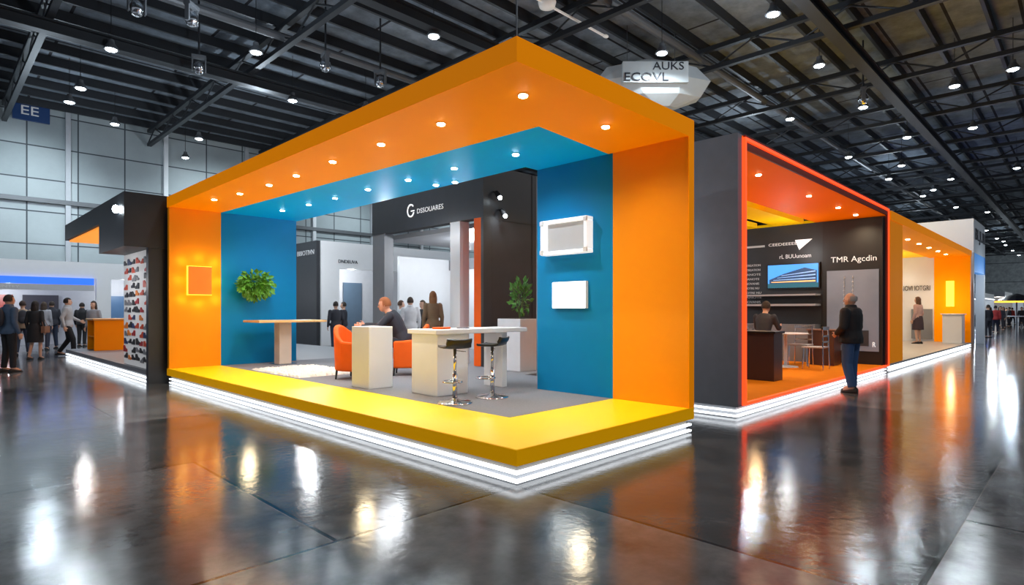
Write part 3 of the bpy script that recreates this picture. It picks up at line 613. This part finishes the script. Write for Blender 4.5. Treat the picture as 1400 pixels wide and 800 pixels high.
# ---------------------------------------------------------------- people
def bake(b,vox,name,m,smooth_it=4):
    me=b.mesh(name,None,True); o=bpy.data.objects.new('tmp',me); COL.objects.link(o)
    r=o.modifiers.new('r','REMESH'); r.mode='VOXEL'; r.voxel_size=vox; r.use_smooth_shade=True
    if smooth_it:
        q=o.modifiers.new('s','SMOOTH'); q.factor=.5; q.iterations=smooth_it
    bpy.context.view_layer.update(); dg=bpy.context.evaluated_depsgraph_get()
    out=bpy.data.meshes.new_from_object(o.evaluated_get(dg)); out.name=name
    bpy.data.objects.remove(o); out.materials.clear(); out.materials.append(m); return out
SKIN=mat('skin',(.62,.36,.25),.5,var=.06); SKINR=mat('ruddy_skin',(.66,.31,.20),.5,var=.06)
def hand(b,w,d,toward,fr):
    d=d.normalized(); pref=Vector((0,.7,.7)); side=(pref-d*pref.dot(d)).normalized(); n=d.cross(side)
    if n.dot(toward)<0: n=-n
    M=Matrix((side,n,d)).transposed()
    b.ell(w+d*.05,(.042,.019,.06),M,10)
    for i,Lf in enumerate((.068,.078,.072,.056)):
        ba=w+d*.088+side*(.031-.0205*i); mi=ba+(d*.9+n*.3).normalized()*Lf*.55; ti=mi+(d*.5+n*.85).normalized()*Lf*.5
        b.limb(ba-d*.02,mi,fr,fr*.95,8); b.limb(mi,ti,fr*.95,fr*.8,8)
    ba=w+d*.028+side*.03; mi=ba+(d*.65+side*.7+n*.15).normalized()*.042; ti=mi+(d*.9+side*.15+n*.35).normalized()*.036
    b.limb(ba,mi,fr*1.25,fr*1.1,8); b.limb(mi,ti,fr*1.1,fr*.85,8)
def person(base,yaw,label,topc,legc,hairc,hair='short',k=1,vox=.011,lean=0,arms=None,legs=None,sit=0,skirt=False,skin=SKIN,bag=None,women=False,group=None,shoes=(.02,.02,.02),bulk=0):
    dz=sit and (sit-.92) or 0
    R=Matrix.Rotation(-math.radians(lean),3,'X'); piv=Vector((0,0,.95))
    def up(p): 
        p=Vector(p); return (R@(p-piv))+piv+Vector((0,0,dz))
    sw=.165 if women else .19+bulk*.5
    sh={'L':up((-sw,0,1.41)),'R':up((sw,0,1.41))}; sg={'L':-1,'R':1}
    arms=arms or {}; legs=legs or {}
    AJ={};LJ={}
    for q in'LR':
        e,w=arms.get(q,((sg[q]*.05,-.03,-.28),(sg[q]*.06,.06,-.53)))
        AJ[q]=(sh[q],sh[q]+Vector(e),sh[q]+Vector(w))
        hp=Vector((sg[q]*.095,0,.92+dz))
        kn,an=legs.get(q,((sg[q]*.0,.42,-.02),(sg[q]*.01,.42,-(.92+dz-.09)+.0)) if sit else ((0,.015,-.42),(0,-.02,-.83)))
        LJ[q]=(hp,hp+Vector(kn),hp+Vector(an))
    TR=[(.86,.15,.11),(.95,.16,.118),(1.08,.132 if not women else .115,.10),(1.25,.155 if not women else .135,.115),(1.36,.17 if not women else .145,.11),(1.43,.13,.09),(1.48,.07,.065)]
    def torso(b,inf,zmin=0,flare=0):
        rs=[]
        for z,rx,ry in TR:
            if z<zmin: continue
            fl=flare if z<1 else 0
            rs.append([up(((rx+inf+fl)*math.cos(a),(ry+inf+fl)*math.sin(a),z)) for a in [2*math.pi*i/18 for i in range(18)]])
        b.rings(rs)
    hc=up((0,.015,1.625)); HR=Matrix.Rotation(-math.radians(lean*.3),3,'X')
    def hd(p): return hc+HR@Vector(p)
    b=MB(); torso(b,0)
    b.limb(up((0,-.005,1.44)),hd((0,-.012,-.07)),.062,.052); b.ell(hc,(.076,.096,.118),HR,16); b.ell(hd((0,.03,-.062)),(.054,.062,.055),HR,12)
    b.limb(hd((0,.088,.012)),hd((0,.112,-.024)),.009,.014,8); b.ell(hd((0,.078,.03)),(.05,.022,.012),HR,8); b.ell(hd((0,.088,-.058)),(.022,.012,.01),HR,8)
    for q in'LR':
        b.ell(hd((sg[q]*.078,-.005,-.008)),(.012,.02,.03),HR,8)
        s_,e_,w_=AJ[q]; b.limb(s_,e_,.05,.038); b.limb(e_,w_,.038,.025)
        hand(b,w_,w_-e_,Vector((-sg[q],-.2,-.3)),.0095 if vox<.012 else .012)
        h_,k_,a_=LJ[q]; b.limb(h_,k_,.082,.052); b.limb(k_,a_,.052,.035)
        b.limb(a_,a_+Vector((0,.13,-.045)),.036,.03)
    me=bake(b,vox,'person',skin)
    root=bpy.data.objects.new('person',me); COL.objects.link(root); root.location=W(base); root.rotation_euler[2]=math.radians(yaw); root.scale=(k,k,k); tag(root,label,'person',group)
    def ch(name,me_,lab=None):
        o=bpy.data.objects.new(name,me_); COL.objects.link(o); o.parent=root
        if lab: o['label']=lab
        return o
    def cm(pre,c): return mat('%s_%02d%02d%02d'%(pre,int(c[0]*99),int(c[1]*99),int(c[2]*99)),c,.8,var=.15,scale=14,bump=.1)
    g=MB(); torso(g,.02+bulk,flare=.01)
    for q in'LR':
        s_,e_,w_=AJ[q]; g.limb(s_,e_,.066+bulk*.5,.053+bulk*.4); g.limb(e_,e_+(w_-e_)*.93,.053+bulk*.4,.038+bulk*.2)
    if bulk: 
        g.lathe([(.10,1.43),(.09,1.52),(.075,1.54)],(0,0,0),seg=18) if not lean else None
    ch('jacket' if not women else 'top',bake(g,vox*1.3,'jacket',cm('cloth',topc),3))
    if skirt:
        rs=[[ (rx*math.cos(a),ry*math.sin(a),z+dz) for a in [2*math.pi*i/24 for i in range(24)]] for z,rx,ry in((1.06,.14,.125),(.95,.19,.15),(.75,.21,.17),(.52,.22,.18))]
        ch('skirt',bake(MB().rings(rs),vox*1.3,'skirt',cm('cloth',legc),2))
    else:
        g=MB(); bk=bulk*.35
        g.rings([[((rx+bk)*math.cos(a),(ry+bk)*math.sin(a),z+dz) for a in [2*math.pi*i/18 for i in range(18)]] for z,rx,ry in((.86,.155,.115),(.95,.17,.128),(1.03,.155,.12))])
        for q in'LR':
            h_,k_,a_=LJ[q]; g.limb(h_,k_,.098+bk,.07+bk); g.tube(k_,k_+(a_-k_)*.97,.07+bk,.055+bk,12); g.ell(k_,(.07+bk,)*3)
        ch('trousers',bake(g,vox*1.3,'trousers',cm('cloth',legc),3))
    for q in'LR':
        a_=LJ[q][2]; rs=[]
        for y,w,h0 in((-.085,.025,.06),(-.06,.042,.085),(0,.045,.09),(.07,.048,.06),(.14,.046,.045),(.19,.025,.03)):
            zb=a_.z-.09; rs.append([(a_.x-w,a_.y+y,zb),(a_.x+w,a_.y+y,zb),(a_.x+w*.85,a_.y+y,zb+h0*.7),(a_.x,a_.y+y,zb+h0),(a_.x-w*.85,a_.y+y,zb+h0*.7)])
        sm=MB().rings(rs).mesh('shoe',cm('leather',shoes),True); ch('shoe',sm)
    hb_=MB()
    bmesh.ops.create_uvsphere(hb_.bm,u_segments=24,v_segments=18,radius=1,matrix=Matrix.Diagonal((.089,.108,.124,1)))
    for v in list(hb_.bm.verts):
        c=v.co; 
        face=c.y>.03 and c.z<.055
        low=c.z<(-.05 if hair!='bald' else -.06)
        if hair=='bald': face=c.y>-.005 or c.z>.06
        if face or low: hb_.bm.verts.remove(v)
    hme=hb_
    for v in hme.bm.verts: v.co=hc+HR@(v.co+Vector((0,-.010,.012))+Vector([random.uniform(-.003,.003) for _ in range(3)]))
    if hair=='long':
        hme.ell(hd((0,-.065,-.12)),(.088,.05,.17),HR,14); hme.ell(hd((-.07,-.03,-.07)),(.028,.045,.13),HR,10); hme.ell(hd((.07,-.03,-.07)),(.028,.045,.13),HR,10)
    ch('hair',hme.mesh('hair',cm('hair',hairc),True,norm=False))
    for q in'LR':
        ch('eye',MB().ell(hd((sg[q]*.03,.085,.008)),(.012,.01,.007),HR,8).mesh('eye',INK,True))
    ch('mouth',MB().ell(hd((0,.097,-.06)),(.022,.006,.005),HR,8).mesh('mouth',mat('lips',(.45,.13,.11),.5),True))
    if bag=='backpack':
        ch('backpack',bake(MB().ell(up((0,-.2,1.24)),(.15,.09,.22)).ell(up((0,-.26,1.14)),(.11,.05,.11)),.015,'backpack',cm('bag',(.03,.03,.04)),2))
    if bag=='shoulder':
        ch('handbag',MB().box(.22,.32,-.12,.14,.80+dz,1.0+dz).tube((.27,-.1,1.0+dz),(.12,0,1.46+dz),.008).tube((.27,.12,1.0+dz),(.12,.02,1.46+dz),.008).mesh('handbag',cm('bag',(.25,.12,.07)),False))
    return root
AW=math.degrees(A)-90
walkR={'R':((0,.15,-.40),(0,.17,-.83)),'L':((0,.03,-.42),(0,-.22,-.80))}
standw={'R':((.02,.02,-.42),(.05,.0,-.83)),'L':((-.02,.02,-.42),(-.05,-.02,-.83))}
person((8.1,-.32,0),AW+35,'grey-haired man in black jacket and blue jeans, standing',(.014,.014,.017),(.035,.09,.22),(.35,.33,.31),'bald',k=1.0,vox=.009,legs={'R':((.01,.03,-.42),(.03,.03,-.83)),'L':((-.01,.02,-.42),(-.03,-.08,-.83))},bulk=.04,
       arms={'L':((-.07,.0,-.27),(.03,.16,-.38)),'R':((.07,.0,-.27),(-.03,.16,-.37))},shoes=(.03,.025,.02))
p=survey(12,509,0)
person(p,AW-20,'man in slate blue shirt and black trousers, back turned',(.06,.10,.17),(.012,.012,.015),(.03,.02,.015),'short',k=1.03,vox=.012,legs=standw,bag='backpack',bulk=.012)
p=survey(48,492,0)
person(p,AW+10,'dark-haired woman in black dress with bare legs, walking',(.015,.015,.02),(.015,.015,.02),(.02,.012,.01),'long',k=.98,vox=.012,skirt=True,legs={'R':((0,.08,-.41),(0,.08,-.83)),'L':((0,.02,-.42),(0,-.12,-.82))},women=True,bag='shoulder')
p=survey(71,477,0)
person(p,AW+60,'man in dark jacket and jeans, standing',(.02,.02,.03),(.02,.03,.06),(.03,.02,.015),'short',k=1.02,vox=.014,legs=standw,bulk=.01)
p=survey(92,487,0)
person(p,AW-60,'man in pale patterned shirt and black trousers, walking',(.40,.40,.42),(.012,.012,.015),(.02,.015,.01),'short',k=1.05,vox=.013,legs=walkR,arms={'L':((-.06,.08,-.26),(-.05,.28,-.36)),'R':((.06,-.1,-.26),(.07,-.04,-.52))},bulk=.01)
p=survey(158,476,.26)
person((p[0]+1.5,p[1]+.0,.262),AW+170,'brown-haired person in dark top behind orange counter',(.03,.03,.04),(.02,.02,.02),(.14,.06,.03),'long',k=.98,vox=.014,women=True)
p=survey(112,474,0); person(p,AW+10,'person in black coat, back turned',(.015,.015,.02),(.015,.015,.02),(.02,.015,.01),'short',k=1.0,vox=.014,bulk=.01)
p=survey(31,486,0); person(p,AW+40,'man in tan shirt carrying a backpack, back turned',(.30,.22,.15),(.03,.04,.07),(.04,.02,.015),'short',k=1.0,vox=.014,legs=standw,bag='backpack')
# inside main stand
person((2.62,5.36,z0),AW+95,'red-haired man in dark suit sitting in armchair, leaning forward',(.015,.017,.022),(.015,.017,.022),(.26,.075,.02),'short',k=1.04,vox=.010,lean=27,skin=SKINR,sit=.56,bulk=.015,
       arms={'L':((-.07,.18,-.20),(-.02,.45,-.18)),'R':((.07,.20,-.18),(.03,.47,-.16))},legs={'L':((-.02,.36,-.03),(-.02,.28,-.47)),'R':((.02,.36,-.03),(.02,.28,-.47))})
person((4.25,6.62,z0),AW+15,'woman with long brown hair in patterned top, standing',(.14,.09,.05),(.02,.02,.02),(.20,.085,.03),'long',k=.88,vox=.011,women=True)
p=survey(561,493,0); person(p,AW+20,'man in white shirt, back turned',(.6,.6,.62),(.04,.04,.06),(.05,.03,.02),'short',k=1.04,vox=.014,bulk=.01)
p=survey(548,488,0); person(p,AW-70,'person in light shirt and dark trousers',(.5,.52,.55),(.03,.03,.04),(.10,.05,.03),'short',k=1.0,vox=.014)
p=survey(578,489,0); person(p,AW+140,'person in black top, facing the aisle',(.02,.02,.02),(.03,.03,.04),(.08,.05,.03),'short',k=1.0,vox=.014)
p=survey(459,482,0); person(p,AW+30,'person in dark coat beside white stand',(.03,.03,.04),(.03,.04,.07),(.03,.02,.015),'short',k=1.0,vox=.014)
# inside right stands
person((9.12,1.62,.201),-95,'dark-haired person in grey jacket sitting at a round table',(.03,.035,.05),(.02,.02,.02),(.03,.02,.015),'short',k=1,vox=.012,sit=.62,lean=12,
       arms={'L':((-.05,.12,-.24),(.02,.34,-.22)),'R':((.05,.12,-.24),(-.02,.34,-.22))},legs={'L':((-.02,.30,-.08),(-.02,.22,-.53)),'R':((.02,.30,-.08),(.02,.22,-.53))})
o=thing('office_stool','black round stool under the seated person','stool',(9.12,1.62,.201))
part(o,'seat',MB().lathe([(.2,.42),(.22,.45),(.2,.5)],seg=20),BLACK,local=True); part(o,'pole',MB().tube((0,0,.02),(0,0,.43),.03),CHROME,local=True); part(o,'base',MB().lathe([(.24,0),(.22,.02),(.04,.04)],seg=20),CHROME,local=True)
p=survey(1255,470,.2); person(p,AW+25,'woman with long hair in pink top and dark skirt',(.5,.32,.30),(.05,.03,.04),(.10,.05,.03),'long',k=1,vox=.014,skirt=True,women=True)
p=survey(1361,456,0); f1=person(p,AW-40,'person in red jacket walking down the aisle',(.45,.04,.03),(.02,.02,.03),(.03,.02,.015),'short',vox=.02,legs=walkR,group='distant visitors')
p=survey(1351,462,0); f2=person(p,AW+10,'person in dark coat in the aisle',(.02,.02,.03),(.02,.02,.03),(.03,.02,.015),'short',vox=.02,legs=standw,group='distant visitors')
p=survey(1372,449,0); f3=person(p,AW+100,'person in pale coat in the aisle',(.3,.3,.33),(.03,.03,.05),(.05,.03,.02),'long',vox=.02,women=True,group='distant visitors')
for k,(f,u,v) in enumerate([(f3,1354,448),(f2,1380,447),(f2,1397,448),(f3,1366,446),(f1,1384,444),(f2,1376,443),(f3,1397,442),(f2,1368,452)]):
    clone(f,survey(u,v,0),AW+k*70)
for k,(f,u,v) in enumerate([(f3,60,479),(f2,470,478),(f3,128,484)]):
    clone(f,survey(u,v,0),AW+k*80+20)

# ---------------------------------------------------------------- world, camera
w=bpy.data.worlds.new('hall_air'); SC.world=w; w.use_nodes=True
w.node_tree.nodes['Background'].inputs[0].default_value=(.75,.85,1,1); w.node_tree.nodes['Background'].inputs[1].default_value=.28
cam=bpy.data.cameras.new('camera'); co=bpy.data.objects.new('camera',cam); COL.objects.link(co)
co.location=(0,0,H); co.rotation_euler=(math.pi/2,0,A-math.pi/2); cam.sensor_width=36; cam.lens=36*FL/1400; cam.shift_y=25/1400; cam.clip_end=400
SC.camera=co
